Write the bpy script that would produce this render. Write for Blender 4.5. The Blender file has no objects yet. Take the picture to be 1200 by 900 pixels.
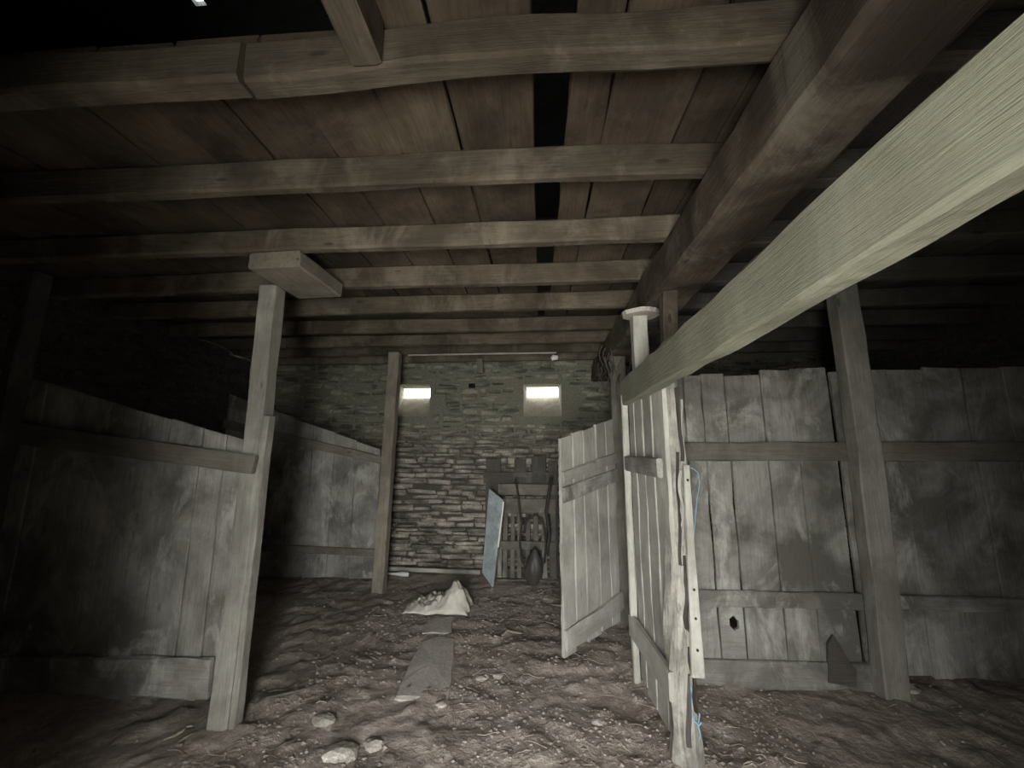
import bpy, bmesh, math, random
from mathutils import Vector, Matrix, noise

random.seed(7)
sc = bpy.context.scene
COL = sc.collection

# ------------------------------------------------------------------ camera
H = 1.55
PITCH, YAW = 9.46, 4.0
cd = bpy.data.cameras.new('camera'); cam = bpy.data.objects.new('camera', cd); COL.objects.link(cam)
cam.location = (0, 0, H)
cam.rotation_euler = (math.radians(90 + PITCH), 0, math.radians(YAW))
cd.sensor_width = 36; cd.lens = 14.4; cd.clip_start = .02
sc.camera = cam

# ------------------------------------------------------------------ world, light, exposure
SKY = 9.0
w = bpy.data.worlds.new('overcast_sky'); sc.world = w; w.use_nodes = True
nt = w.node_tree; bgn = nt.nodes['Background']
tc = nt.nodes.new('ShaderNodeTexCoord'); sx = nt.nodes.new('ShaderNodeSeparateXYZ')
rp = nt.nodes.new('ShaderNodeValToRGB')
nt.links.new(tc.outputs['Generated'], sx.inputs[0]); nt.links.new(sx.outputs['Z'], rp.inputs[0])
rp.color_ramp.elements[0].color = (.80, .85, .88, 1); rp.color_ramp.elements[1].color = (.95, .98, 1, 1)
nt.links.new(rp.outputs[0], bgn.inputs[0]); bgn.inputs[1].default_value = SKY

def area(name, loc, rot, sx_, sy_, portal=True, power=0, color=(1, 1, 1)):
    l = bpy.data.lights.new(name, 'AREA'); l.shape = 'RECTANGLE'; l.size = sx_; l.size_y = sy_
    l.energy = power; l.color = color
    l.cycles.is_portal = portal
    o = bpy.data.objects.new(name, l); COL.objects.link(o); o.location = loc; o.rotation_euler = rot
    return o
DOOR_Y = -.20; DX0, DX1, DZ = -.70, .42, 1.95
JAMB = 1.20      # the viewer stands at the inner end of a doorway, deepened to narrow the light
# daylight of the open barn door behind the camera (faces +Y)
area('door_daylight', ((DX0 + DX1) / 2, DOOR_Y - JAMB, DZ / 2), (math.radians(72), 0, 0), DX1 - DX0, DZ,
     portal=False, power=165, color=(1, .985, .94))
# portals of the two slit windows in the back wall (face -Y)
for xc, wd in ((-1.9, .45), (.03, .48)):
    area('window_portal', (xc, 6.17, 2.45), (math.radians(-90), 0, 0), wd, .2)
vs = sc.view_settings
vs.view_transform = 'Standard'; vs.look = 'None'; vs.gamma = 1; vs.use_curve_mapping = False
vs.exposure = 0.35
sc.cycles.use_denoising = True
sc.cycles.max_bounces = 8; sc.cycles.diffuse_bounces = 5

# ------------------------------------------------------------------ helpers
F_ = 480.0
def at(x, y, X=None, Y=None, Z=None):
    """world point on the plane X=, Y= or Z= that was measured at photo pixel x, y"""
    a, p = math.radians(YAW), math.radians(PITCH)
    Fv = Vector((-math.sin(a) * math.cos(p), math.cos(a) * math.cos(p), math.sin(p)))
    R = Vector((math.cos(a), math.sin(a), 0)); U = R.cross(Fv)
    d = R * ((x - 600) / F_) - U * ((y - 450) / F_) + Fv
    o = Vector((0, 0, H))
    if Z is not None: t = (Z - H) / d.z
    elif Y is not None: t = Y / d.y
    else: t = X / d.x
    return o + d * t

WM = {}
def place(o, M, parent=None):
    WM[o] = M
    if parent is not None:
        o.parent = parent
        o.matrix_basis = WM[parent].inverted() @ M
    else:
        o.matrix_basis = M
def thing(name, loc, label, cat, group=None):
    o = bpy.data.objects.new(name, None); COL.objects.link(o); o.empty_display_size = .1
    place(o, Matrix.Translation(Vector(loc))); o['label'] = label; o['category'] = cat
    if group: o['group'] = group
    return o
def tag(o, label, cat, group=None):
    o['label'] = label; o['category'] = cat
    if group: o['group'] = group
    return o
def mesh_obj(name, bm, mat, M=None, parent=None, smooth=False):
    bmesh.ops.recalc_face_normals(bm, faces=bm.faces)
    me = bpy.data.meshes.new(name); bm.to_mesh(me); bm.free()
    if mat: me.materials.append(mat)
    if smooth:
        for p in me.polygons: p.use_smooth = True
    o = bpy.data.objects.new(name, me); COL.objects.link(o)
    place(o, M or Matrix.Identity(4), parent)
    return o
def frame(p0, p1, up=(0, 0, 1)):
    x = (Vector(p1) - Vector(p0)); L = x.length; x.normalize()
    z = Vector(up); z = (z - x * z.dot(x)).normalized(); y = z.cross(x)
    M = Matrix((x, y, z)).transposed().to_4x4(); M.translation = Vector(p0)
    return M, L
def timber_bm(bm, L, wd, th, segs=8, jit=.006, bev=.008, rnd=random, w1=None, ragged0=0, ragged1=0, skew=0, wave=0.0, nbit=0):
    """rough sawn timber along +X from 0..L, width wd on Y, thickness th on Z, eight-sided bevelled section"""
    w1 = wd if w1 is None else w1
    so = rnd.uniform(0, 100)
    rings = []
    for i in range(segs + 1):
        f = i / segs; ww = (wd + (w1 - wd) * f) / 2; t = th / 2
        b = min(bev, t * .6, ww * .6)
        sec = [(-ww + b, -t), (ww - b, -t), (ww, -t + b), (ww, t - b), (ww - b, t), (-ww + b, t), (-ww, t - b), (-ww, -t + b)]
        oy = wave * noise.noise(Vector((f * 2.2 + so, 1.3, 0))); oz = wave * .6 * noise.noise(Vector((f * 2 + so, 7.3, 0)))
        r = []
        for k, (y, z) in enumerate(sec):
            n1 = noise.noise(Vector((f * L * 3.1 + so, k * 5.7, 0))) * jit
            n2 = noise.noise(Vector((f * L * 3.7 + so, k * 3.1, 9))) * jit
            if k in (1, 2, 3, 4): n1 -= abs(min(0, noise.noise(Vector((f * L * 6 + so, 50, 0))) + .25)) * nbit
            xx = f * L
            if i == 0: xx -= ragged0 * abs(noise.noise(Vector((y * 30 + so, 0, 4))))
            if i == segs: xx += skew * y + ragged1 * noise.noise(Vector((y * 30 + so, 3, 4)))
            r.append(bm.verts.new((xx, y + n1 + oy, z + n2 * .6 + oz)))
        rings.append(r)
    for a, b in zip(rings, rings[1:]):
        for k in range(8): bm.faces.new((a[k], a[(k + 1) % 8], b[(k + 1) % 8], b[k]))
    bm.faces.new(rings[0]); bm.faces.new(list(reversed(rings[-1])))
def timber(name, p0, p1, wd, th, mat, parent=None, up=(0, 0, 1), **kw):
    M, L = frame(p0, p1, up); bm = bmesh.new(); timber_bm(bm, L, wd, th, **kw)
    return mesh_obj(name, bm, mat, M, parent)
def box_bm(bm, c0, c1):
    x0, y0, z0 = c0; x1, y1, z1 = c1
    v = [bm.verts.new(p) for p in ((x0, y0, z0), (x1, y0, z0), (x1, y1, z0), (x0, y1, z0), (x0, y0, z1), (x1, y0, z1), (x1, y1, z1), (x0, y1, z1))]
    for f in ((3, 2, 1, 0), (4, 5, 6, 7), (0, 1, 5, 4), (1, 2, 6, 5), (2, 3, 7, 6), (3, 0, 4, 7)): bm.faces.new([v[i] for i in f])
def tube_bm(bm, pts, r, n=6):
    pts = [Vector(p) for p in pts]; rings = []
    for i, p in enumerate(pts):
        d = (pts[min(i + 1, len(pts) - 1)] - pts[max(i - 1, 0)]).normalized()
        u = d.orthogonal().normalized() if i == 0 else (u - d * u.dot(d)).normalized()
        v = d.cross(u); rr = r[i] if isinstance(r, (list, tuple)) else r
        rings.append([bm.verts.new(p + (u * math.cos(k * 2 * math.pi / n) + v * math.sin(k * 2 * math.pi / n)) * rr) for k in range(n)])
    for a, b in zip(rings, rings[1:]):
        for k in range(n): bm.faces.new((a[k], a[(k + 1) % n], b[(k + 1) % n], b[k]))
    bm.faces.new(rings[0]); bm.faces.new(list(reversed(rings[-1])))
def struct(o): o['kind'] = 'structure'; return o
def stuff(o): o['kind'] = 'stuff'; return o

# ------------------------------------------------------------------ materials
def N(nt, t, **kw):
    n = nt.nodes.new(t)
    for k, v in kw.items(): setattr(n, k, v)
    return n
def mixc(nt, fac, a, b, mode='MIX'):
    m = N(nt, 'ShaderNodeMix', data_type='RGBA', blend_type=mode)
    for sock, v in ((m.inputs[0], fac), (m.inputs[6], a), (m.inputs[7], b)):
        if hasattr(v, 'links'): nt.links.new(v, sock)
        elif isinstance(v, (int, float)): sock.default_value = v
        else: sock.default_value = (*v, 1)
    return m.outputs[2]
def noise_n(nt, vec, scale, detail=4, rough=.6, dist=0.0):
    n = N(nt, 'ShaderNodeTexNoise'); n.inputs['Scale'].default_value = scale; n.inputs['Detail'].default_value = detail
    n.inputs['Roughness'].default_value = rough; n.inputs['Distortion'].default_value = dist
    nt.links.new(vec, n.inputs['Vector']); return n.outputs['Fac']
def ramp(nt, fac, lo, hi):
    m = N(nt, 'ShaderNodeMapRange'); m.inputs['From Min'].default_value = lo; m.inputs['From Max'].default_value = hi
    nt.links.new(fac, m.inputs['Value']); return m.outputs['Result']
def mapv(nt, vec, sc_=(1, 1, 1)):
    m = N(nt, 'ShaderNodeMapping'); m.inputs['Scale'].default_value = sc_; nt.links.new(vec, m.inputs['Vector']); return m.outputs[0]
def base(name, rough=.9):
    m = bpy.data.materials.new(name); m.use_nodes = True; nt = m.node_tree
    b = nt.nodes['Principled BSDF']; b.inputs['Roughness'].default_value = rough
    b.inputs['Specular IOR Level'].default_value = .25
    return m, nt, b
def bump(nt, b, h, strength=.3, dist=.01):
    n = N(nt, 'ShaderNodeBump'); n.inputs['Strength'].default_value = strength; n.inputs['Distance'].default_value = dist
    nt.links.new(h, n.inputs['Height']); nt.links.new(n.outputs[0], b.inputs['Normal'])
def wood(name, light, dark, stain, pale, stain_amt=.6, pale_amt=.3, stain_scale=1.6, pale_scale=3.0, knots=.8, var=.25, streak=.35):
    """weathered board: grain along local X, knots, dark stains, pale crust (lime / dried dung)"""
    m, nt, b = base(name)
    tc = N(nt, 'ShaderNodeTexCoord'); oi = N(nt, 'ShaderNodeObjectInfo'); geo = N(nt, 'ShaderNodeNewGeometry')
    off = N(nt, 'ShaderNodeVectorMath', operation='MULTIPLY_ADD')
    nt.links.new(oi.outputs['Random'], off.inputs[0]); off.inputs[1].default_value = (37, 11, 5); nt.links.new(tc.outputs['Object'], off.inputs[2])
    v = off.outputs[0]
    grain = noise_n(nt, mapv(nt, v, (1.3, 26, 26)), 3, 5, .65, .3)
    fine = noise_n(nt, mapv(nt, v, (3, 90, 90)), 3, 3, .7)
    c = mixc(nt, ramp(nt, grain, .32, .68), dark, light)
    st = noise_n(nt, geo.outputs['Position'], stain_scale, 5, .62, .4)
    c = mixc(nt, ramp(nt, st, .62, .40) , c, mixc(nt, stain_amt, c, stain))
    pl = noise_n(nt, mapv(nt, geo.outputs['Position'], (1, 1, .6)), pale_scale, 6, .7, .6)
    pf = N(nt, 'ShaderNodeMath', operation='MULTIPLY'); nt.links.new(ramp(nt, pl, .52, .66), pf.inputs[0]); pf.inputs[1].default_value = pale_amt
    c = mixc(nt, pf.outputs[0], c, pale)
    sk = noise_n(nt, mapv(nt, v, (1.6, 13, 13)), 2, 6, .75, .5)
    sf = N(nt, 'ShaderNodeMath', operation='MULTIPLY'); nt.links.new(ramp(nt, sk, .53, .64), sf.inputs[0]); sf.inputs[1].default_value = streak
    c = mixc(nt, sf.outputs[0], c, stain)
    sp = noise_n(nt, geo.outputs['Position'], 28, 5, .8)
    sq = N(nt, 'ShaderNodeMath', operation='MULTIPLY'); nt.links.new(ramp(nt, sp, .60, .70), sq.inputs[0]); nt.links.new(ramp(nt, st, .45, .60), sq.inputs[1])
    sr = N(nt, 'ShaderNodeMath', operation='MULTIPLY'); nt.links.new(sq.outputs[0], sr.inputs[0]); sr.inputs[1].default_value = pale_amt
    c = mixc(nt, sr.outputs[0], c, pale)
    # knots
    vo = N(nt, 'ShaderNodeTexVoronoi'); vo.inputs['Scale'].default_value = 3.2
    nt.links.new(mapv(nt, v, (.7, 2.2, 2.2)), vo.inputs['Vector'])
    kf = N(nt, 'ShaderNodeMath', operation='MULTIPLY'); nt.links.new(ramp(nt, vo.outputs['Distance'], .10, .05), kf.inputs[0]); kf.inputs[1].default_value = knots
    c = mixc(nt, kf.outputs[0], c, tuple(x * .35 for x in dark))
    # board-to-board variation
    mr = N(nt, 'ShaderNodeMapRange'); mr.inputs['To Min'].default_value = 1 - var; mr.inputs['To Max'].default_value = 1 + var
    nt.links.new(oi.outputs['Random'], mr.inputs['Value'])
    cb = N(nt, 'ShaderNodeCombineXYZ')
    for i in range(3): nt.links.new(mr.outputs['Result'], cb.inputs[i])
    c = mixc(nt, 1.0, c, cb.outputs[0], 'MULTIPLY')
    nt.links.new(c, b.inputs['Base Color'])
    ad = N(nt, 'ShaderNodeMath', operation='ADD'); nt.links.new(grain, ad.inputs[0]); nt.links.new(fine, ad.inputs[1])
    bump(nt, b, ad.outputs[0], .55, .008)
    return m
def rocky(name, cols, scale=6, bs=.5, bd=.02, zmix=None, var=.3, streak=(1, 1, 1), posvar=0):
    m, nt, b = base(name, .95)
    geo = N(nt, 'ShaderNodeNewGeometry'); oi = N(nt, 'ShaderNodeObjectInfo'); P = geo.outputs['Position']
    n1 = noise_n(nt, mapv(nt, P, streak), scale, 6, .65, .3); n2 = noise_n(nt, P, scale * 7, 4, .7)
    c = mixc(nt, ramp(nt, n1, .35, .65), cols[0], cols[1])
    c = mixc(nt, ramp(nt, n2, .5, .72), c, cols[2])
    if zmix:   # a band of mould / limewash at a certain height on the wall
        s = N(nt, 'ShaderNodeSeparateXYZ'); nt.links.new(P, s.inputs[0])
        a_ = N(nt, 'ShaderNodeMath', operation='MULTIPLY_ADD'); nt.links.new(n1, a_.inputs[0]); a_.inputs[1].default_value = .9; nt.links.new(s.outputs['Z'], a_.inputs[2])
        c = mixc(nt, ramp(nt, a_.outputs[0], zmix[0], zmix[1]), c, mixc(nt, ramp(nt, n2, .4, .7), zmix[2], zmix[3]))
    mr = N(nt, 'ShaderNodeMapRange'); mr.inputs['To Min'].default_value = 1 - var; mr.inputs['To Max'].default_value = 1 + var
    nt.links.new(oi.outputs['Random'], mr.inputs['Value']); cb = N(nt, 'ShaderNodeCombineXYZ')
    for i in range(3): nt.links.new(mr.outputs['Result'], cb.inputs[i])
    c = mixc(nt, 1.0, c, cb.outputs[0], 'MULTIPLY'); nt.links.new(c, b.inputs['Base Color'])
    if posvar:   # tone changes from stone to stone
        n3 = noise_n(nt, mapv(nt, P, (3.5, 3.5, 15)), 1, 1, .5)
        c2 = N(nt, 'ShaderNodeMapRange'); c2.inputs['From Min'].default_value = .35; c2.inputs['From Max'].default_value = .65
        c2.inputs['To Min'].default_value = 1 - posvar; c2.inputs['To Max'].default_value = 1 + posvar; nt.links.new(n3, c2.inputs['Value'])
        c3 = N(nt, 'ShaderNodeCombineXYZ')
        for i in range(3): nt.links.new(c2.outputs['Result'], c3.inputs[i])
        nt.links.new(mixc(nt, 1.0, c, c3.outputs[0], 'MULTIPLY'), b.inputs['Base Color'])
    ad = N(nt, 'ShaderNodeMath', operation='ADD'); nt.links.new(n1, ad.inputs[0]); nt.links.new(n2, ad.inputs[1])
    bump(nt, b, ad.outputs[0], bs, bd)
    return m
def plain(name, col, rough=.8, n=.25, scale=20):
    m, nt, b = base(name, rough); tc = N(nt, 'ShaderNodeTexCoord')
    f = noise_n(nt, tc.outputs['Object'], scale, 4)
    nt.links.new(mixc(nt, ramp(nt, f, .3, .7), tuple(x * (1 - n) for x in col), col), b.inputs['Base Color'])
    bump(nt, b, f, .2, .004); return m

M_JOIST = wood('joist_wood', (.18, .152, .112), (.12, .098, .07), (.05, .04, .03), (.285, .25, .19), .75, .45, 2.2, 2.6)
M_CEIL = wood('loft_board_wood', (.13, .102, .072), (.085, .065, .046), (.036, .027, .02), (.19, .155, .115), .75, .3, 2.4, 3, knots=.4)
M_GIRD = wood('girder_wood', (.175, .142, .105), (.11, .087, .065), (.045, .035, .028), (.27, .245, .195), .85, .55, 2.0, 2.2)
M_PART = wood('partition_wood', (.42, .41, .375), (.31, .30, .27), (.125, .118, .10), (.64, .63, .58), .9, .6, 2.1, 3.6, knots=.5, var=.08)
M_RAIL = wood('rail_wood', (.27, .25, .21), (.18, .165, .14), (.10, .09, .075), (.36, .34, .30), .6, .25, 2, 3, var=.12)
M_POST = wood('post_wood', (.35, .31, .25), (.26, .225, .18), (.13, .11, .09), (.42, .40, .35), .6, .3, 2, 3, var=.08)
M_BAR = wood('pale_bar_wood', (.32, .32, .24), (.27, .27, .20), (.18, .175, .13), (.40, .39, .32), .4, .35, 1.5, 3, knots=.5, var=.02)
M_GREY = wood('grey_post_wood', (.42, .40, .355), (.31, .295, .26), (.15, .14, .12), (.52, .50, .45), .6, .3, 2, 3, var=.05)
M_DOOR = wood('door_wood', (.56, .545, .49), (.45, .435, .39), (.24, .23, .20), (.70, .69, .64), .55, .5, 2.5, 3, knots=.5, var=.1)
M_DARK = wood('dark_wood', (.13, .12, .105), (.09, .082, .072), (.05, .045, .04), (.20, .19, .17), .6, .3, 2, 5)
M_PALLET = wood('pallet_wood', (.22, .205, .175), (.15, .14, .12), (.08, .075, .065), (.34, .33, .29), .6, .4, 3, 6)
M_BARK = wood('peeling_post_wood', (.52, .50, .44), (.37, .35, .31), (.15, .14, .125), (.62, .60, .55), .8, .5, 4, 8, knots=.5, var=.02, streak=.95)
M_STONE = rocky('slate_stone', ((.20, .175, .148), (.36, .325, .28), (.50, .465, .41)), 5, .7, .025, (1.95, 2.35, (.19, .185, .145), (.285, .28, .22)), .0, (1, 1, 5), posvar=.5)
M_MORT = rocky('earth_mortar', ((.07, .063, .055), (.12, .108, .095), (.17, .155, .135)), 6, .8, .03, (1.85, 2.25, (.19, .185, .145), (.28, .275, .215)), .0)
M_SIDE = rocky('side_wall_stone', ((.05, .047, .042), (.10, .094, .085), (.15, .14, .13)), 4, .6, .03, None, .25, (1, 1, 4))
M_REVEAL = rocky('window_reveal', ((.34, .30, .24), (.46, .42, .34), (.55, .5, .42)), 5, .3, .01, None, 0)
M_MUD = rocky('trampled_mud', ((.27, .226, .195), (.43, .372, .328), (.51, .455, .405)), 2.6, .7, .025, None, 0)
M_SLAB = rocky('paving_slab', ((.40, .365, .33), (.54, .50, .455), (.66, .61, .56)), 5, .4, .01, None, .1)
M_CLOD = rocky('pale_clod', ((.30, .27, .24), (.46, .43, .38), (.62, .59, .54)), 9, .5, .01, None, .25)
M_STRAW = plain('straw', (.40, .36, .28), .8, .4)
M_CHIP = plain('pale_chips', (.62, .60, .56), .8, .4, 40)
M_SACK = plain('pale_sack_cloth', (.66, .62, .55), .7, .3, 12)
M_BLUE = wood('blue_board_paint', (.60, .70, .70), (.50, .59, .60), (.16, .19, .20), (.72, .80, .80), .5, .3, 6, 8, knots=.2)
M_WHITE = plain('white_edge', (.80, .80, .77), .6, .1)
M_BAG = plain('dark_sack', (.085, .078, .07), .45, .4, 9)
M_ROPE = plain('dark_rope', (.06, .055, .05), .9, .3)
M_TWINE = plain('blue_twine', (.26, .42, .55), .7, .2)
M_IRON = plain('rusty_iron', (.05, .042, .036), .6, .3)
M_BLACK = plain('hole_dark', (.012, .011, .01), .9, .2)  # black that stands for the shade inside the put-log hole
M_GRASS = rocky('yard_grass', ((.10, .14, .06), (.17, .21, .09), (.24, .24, .14)), 2, .4, .02, None, 0)
M_ROOF = rocky('roof_slate', ((.05, .05, .05), (.08, .08, .08), (.1, .1, .1)), 4)

# ------------------------------------------------------------------ the setting
XL, XR, YB, ZJ, ZT = -3.95, 4.3, 5.64, 2.77, 5.0
OUT = .5
# outside ground (its light enters by the door and windows)
bm = bmesh.new()
g = [bm.verts.new(p) for p in ((-30, -30, -.12), (30, -30, -.12), (30, DOOR_Y - JAMB, -.12), (-30, DOOR_Y - JAMB, -.12))]
bm.faces.new(g)
g = [bm.verts.new(p) for p in ((-30, YB + OUT + .02, .3), (30, YB + OUT + .02, .3), (30, 40, .3), (-30, 40, .3))]
bm.faces.new(g)
struct(mesh_obj('yard_ground', bm, M_GRASS))

# floor: trampled mud with real relief
def floor_z(x, y):
    v = Vector((x, y, 0))
    z = noise.fractal(v * 1.1, 1, 2, 3) * .024 + noise.fractal(v * 5.5 + Vector((9, 2, 0)), 1, 2, 4) * .016
    z += (abs(noise.noise(v * 3.4 + Vector((4, 4, 0)))) ** .7) * .020 - .008
    r = noise.noise(Vector((x * 14, y * 14, 3)))
    z += max(0, r - .15) * .035
    if y > 4.9: z += min(.05, (y - 4.9) * .06)
    return z - .012
def grid_floor(x0, x1, y0, y1, nx, ny):
    bm = bmesh.new(); vs_ = []
    for j in range(ny + 1):
        for i in range(nx + 1):
            x = x0 + (x1 - x0) * i / nx; t = j / ny; y = y0 + (y1 - y0) * t
            vs_.append(bm.verts.new((x, y, floor_z(x, y))))
    for j in range(ny):
        for i in range(nx):
            a = j * (nx + 1) + i; bm.faces.new((vs_[a], vs_[a + 1], vs_[a + nx + 2], vs_[a + nx + 1]))
    return bm
struct(mesh_obj('floor', grid_floor(XL, XR, DOOR_Y - JAMB, YB + .02, 300, 230), M_MUD, smooth=True))

# back wall with two splayed slit windows; sloping sills
WIN = [dict(i=(-2.035, -1.555, 2.045, 2.51), o=(-2.10, -1.68, 2.375, 2.52)),
       dict(i=(-.235, .29, 2.035, 2.49), o=(-.20, .265, 2.37, 2.515))]
bm = bmesh.new()
xs = [XL - OUT, WIN[0]['i'][0], WIN[0]['i'][1], WIN[1]['i'][0], WIN[1]['i'][1], XR + OUT]
def quad(bm, *ps): return bm.faces.new([bm.verts.new(p) for p in ps])
YO = YB + OUT
for a, b in zip(xs, xs[1:]):
    wn = next((q for q in WIN if abs(q['i'][0] - a) < 1e-6), None)
    if not wn:
        quad(bm, (a, YB, -.3), (b, YB, -.3), (b, YB, ZT), (a, YB, ZT))
    else:
        i, o = wn['i'], wn['o']
        quad(bm, (a, YB, -.3), (b, YB, -.3), (b, YB, i[2]), (a, YB, i[2]))
        quad(bm, (a, YB, i[3]), (b, YB, i[3]), (b, YB, ZT), (a, YB, ZT))
# outer face
xo = [XL - OUT, WIN[0]['o'][0], WIN[0]['o'][1], WIN[1]['o'][0], WIN[1]['o'][1], XR + OUT]
for a, b in zip(xo, xo[1:]):
    wn = next((q for q in WIN if abs(q['o'][0] - a) < 1e-6), None)
    if not wn: quad(bm, (a, YO, -.3), (a, YO, ZT), (b, YO, ZT), (b, YO, -.3))
    else:
        o = wn['o']
        quad(bm, (a, YO, -.3), (a, YO, o[2]), (b, YO, o[2]), (b, YO, -.3))
        quad(bm, (a, YO, o[3]), (a, YO, ZT), (b, YO, ZT), (b, YO, o[3]))
quad(bm, (XL - OUT, YB, ZT), (XR + OUT, YB, ZT), (XR + OUT, YO, ZT), (XL - OUT, YO, ZT))
bmesh.ops.remove_doubles(bm, verts=bm.verts, dist=1e-5)
wall_back = struct(mesh_obj('wall_back', bm, M_MORT))
# reveals, subdivided and roughened
for n_, wn in enumerate(WIN):
    i, o = wn['i'], wn['o']; bm = bmesh.new(); K = 6
    ci = [(i[0], i[2]), (i[1], i[2]), (i[1], i[3]), (i[0], i[3])]; co = [(o[0], o[2]), (o[1], o[2]), (o[1], o[3]), (o[0], o[3])]
    for e in range(4):
        g_ = []
        for a in range(K + 1):
            row = []
            for b in range(K + 1):
                f, h = a / K, b / K
                p = [(ci[e][q] * (1 - f) + ci[(e + 1) % 4][q] * f) * (1 - h) + (co[e][q] * (1 - f) + co[(e + 1) % 4][q] * f) * h for q in (0, 1)]
                j = 0 if a in (0, K) or b in (0, K) else .008
                row.append(bm.verts.new((p[0] + random.uniform(-j, j), YB + OUT * h, p[1] + random.uniform(-j, j))))
            g_.append(row)
        for a in range(K):
            for b in range(K): bm.faces.new((g_[a][b], g_[a + 1][b], g_[a + 1][b + 1], g_[a][b + 1]))
    bmesh.ops.remove_doubles(bm, verts=bm.verts, dist=1e-4)
    struct(mesh_obj('window_%d' % (n_ + 1), bm, M_REVEAL))

# stones: irregular flat slabs; shared meshes
def stone_mesh(k, mat):
    r = random.Random(k); bm = bmesh.new(); rings = []
    n = 8
    for (yy, s) in ((.5, .97), (-.30, 1.0), (-.5, .80)):
        ring = []
        for q in range(n):
            a = 2 * math.pi * (q + .5) / n
            ex = .32
            x = math.copysign(abs(math.cos(a)) ** ex, math.cos(a)) * .5; z = math.copysign(abs(math.sin(a)) ** ex, math.sin(a)) * .5
            j = Random_j[k][q]
            ring.append(bm.verts.new((x * s * (1 + j[0]), yy + (j[1] if yy < 0 else 0), z * s * (1 + j[2]))))
        rings.append(ring)
    for a, b in zip(rings, rings[1:]):
        for q in range(n): bm.faces.new((a[q], a[(q + 1) % n], b[(q + 1) % n], b[q]))
    bm.faces.new(list(reversed(rings[2])))
    bmesh.ops.recalc_face_normals(bm, faces=bm.faces)
    me = bpy.data.meshes.new('stone'); bm.to_mesh(me); bm.free(); me.materials.append(mat); return me
Random_j = [[(random.uniform(-.08, .05), random.uniform(-.12, .12), random.uniform(-.16, .10)) for q in range(8)] for k in range(14)]
SM = [stone_mesh(k, M_STONE) for k in range(14)]
SM2 = [stone_mesh(k, M_SIDE) for k in range(14)]
rs = random.Random(31)
cands = []
z = -.03
while z < 2.74:
    hrow = rs.uniform(.040, .088) if z < 1.9 else rs.uniform(.06, .12)
    x = XL + rs.uniform(0, .2)
    while x < XR:
        L = rs.uniform(.12, .42) if rs.random() < .85 else rs.uniform(.08, .14)
        zc = z + hrow / 2 + rs.uniform(-.010, .010) + .035 * noise.noise(Vector((x * 1.3, z * 2, 5))); xc = x + L / 2
        hh = hrow * rs.uniform(.8, 1.25)
        if rs.random() < .12: hh *= .55
        hit = any(q['i'][0] - L / 2 - .0 < xc < q['i'][1] + L / 2 and q['i'][2] - hh / 2 - .0 < zc < q['i'][3] + hh / 2 for q in WIN)
        if not hit and rs.random() < .98:
            cands.append((xc, zc, L * .99, hh * .96, rs.randrange(14)))
        x += L + rs.uniform(.000, .010)
    z += hrow + .001
def in_view(c):
    x, z_ = c[0], c[1]
    return (-1.98 < x < .95 and .05 < z_ < 2.72) or (-3.05 < x < -2.3 and 1.85 < z_ < 2.65)
vis = sorted([c for c in cands if in_view(c)], key=lambda c: -c[2] * c[3])
parts, rest = vis[:296], vis[296:] + [c for c in cands if not in_view(c)]
def stone_prot(zc): return (.012 + .06 * rs.random()) if zc < 1.75 else (.004 + .012 * rs.random())
for (xc, zc, L, hh, k) in parts:
    o = bpy.data.objects.new('stone', SM[k]); COL.objects.link(o)
    D = .12; M = Matrix.Translation((xc, YB + D / 2 - stone_prot(zc), zc)) @ Matrix.Rotation(rs.uniform(-.05, .05), 4, 'Y') @ Matrix.Diagonal((L, D, hh, 1))
    place(o, M, wall_back)
def joined_stones(lst, meshes, mat, xf, parent):
    bm = bmesh.new()
    for (xc, zc, L, hh, k) in lst:
        t = bmesh.new(); t.from_mesh(meshes[k]); D = .12
        t.transform(xf @ Matrix.Translation((xc, YB + D / 2 - stone_prot(zc), zc)) @ Matrix.Diagonal((L, D, hh, 1)))
        me = bpy.data.meshes.new('tmp'); t.to_mesh(me); t.free(); bm.from_mesh(me); bpy.data.meshes.remove(me)
    return stuff(mesh_obj('masonry', bm, mat, parent=parent))
joined_stones(rest, SM, M_STONE, Matrix.Identity(4), wall_back)

def slab_wall(name, c0, c1, mat):
    bm = bmesh.new(); box_bm(bm, c0, c1); return struct(mesh_obj(name, bm, mat))
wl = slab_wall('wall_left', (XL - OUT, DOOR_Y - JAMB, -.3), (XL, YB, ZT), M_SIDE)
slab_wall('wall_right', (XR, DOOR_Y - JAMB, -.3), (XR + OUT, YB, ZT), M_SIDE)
# left wall masonry (rotate +90 about z : local plane Y=YB maps to X=-...)
side = []
z = 0
while z < 2.75:
    h_ = rs.uniform(.06, .13); x = -2.3
    while x < 5.5:
        L = rs.uniform(.15, .5); side.append((x + L / 2, z + h_ / 2, L * .95, h_ * .88, rs.randrange(14))); x += L + .015
    z += h_ + .008
# map (s, YB+d, z) -> (XL - d, s, z)
XF = Matrix(((0, -1, 0, XL + YB), (1, 0, 0, 0), (0, 0, 1, 0), (0, 0, 0, 1)))
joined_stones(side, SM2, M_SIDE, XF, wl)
# front wall behind the camera, with the open door
bm = bmesh.new()
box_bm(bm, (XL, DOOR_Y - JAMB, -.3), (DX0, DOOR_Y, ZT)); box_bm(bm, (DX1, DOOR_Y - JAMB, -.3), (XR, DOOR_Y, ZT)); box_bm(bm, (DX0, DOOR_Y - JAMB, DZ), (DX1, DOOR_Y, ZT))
struct(mesh_obj('wall_front', bm, M_SIDE))
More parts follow.
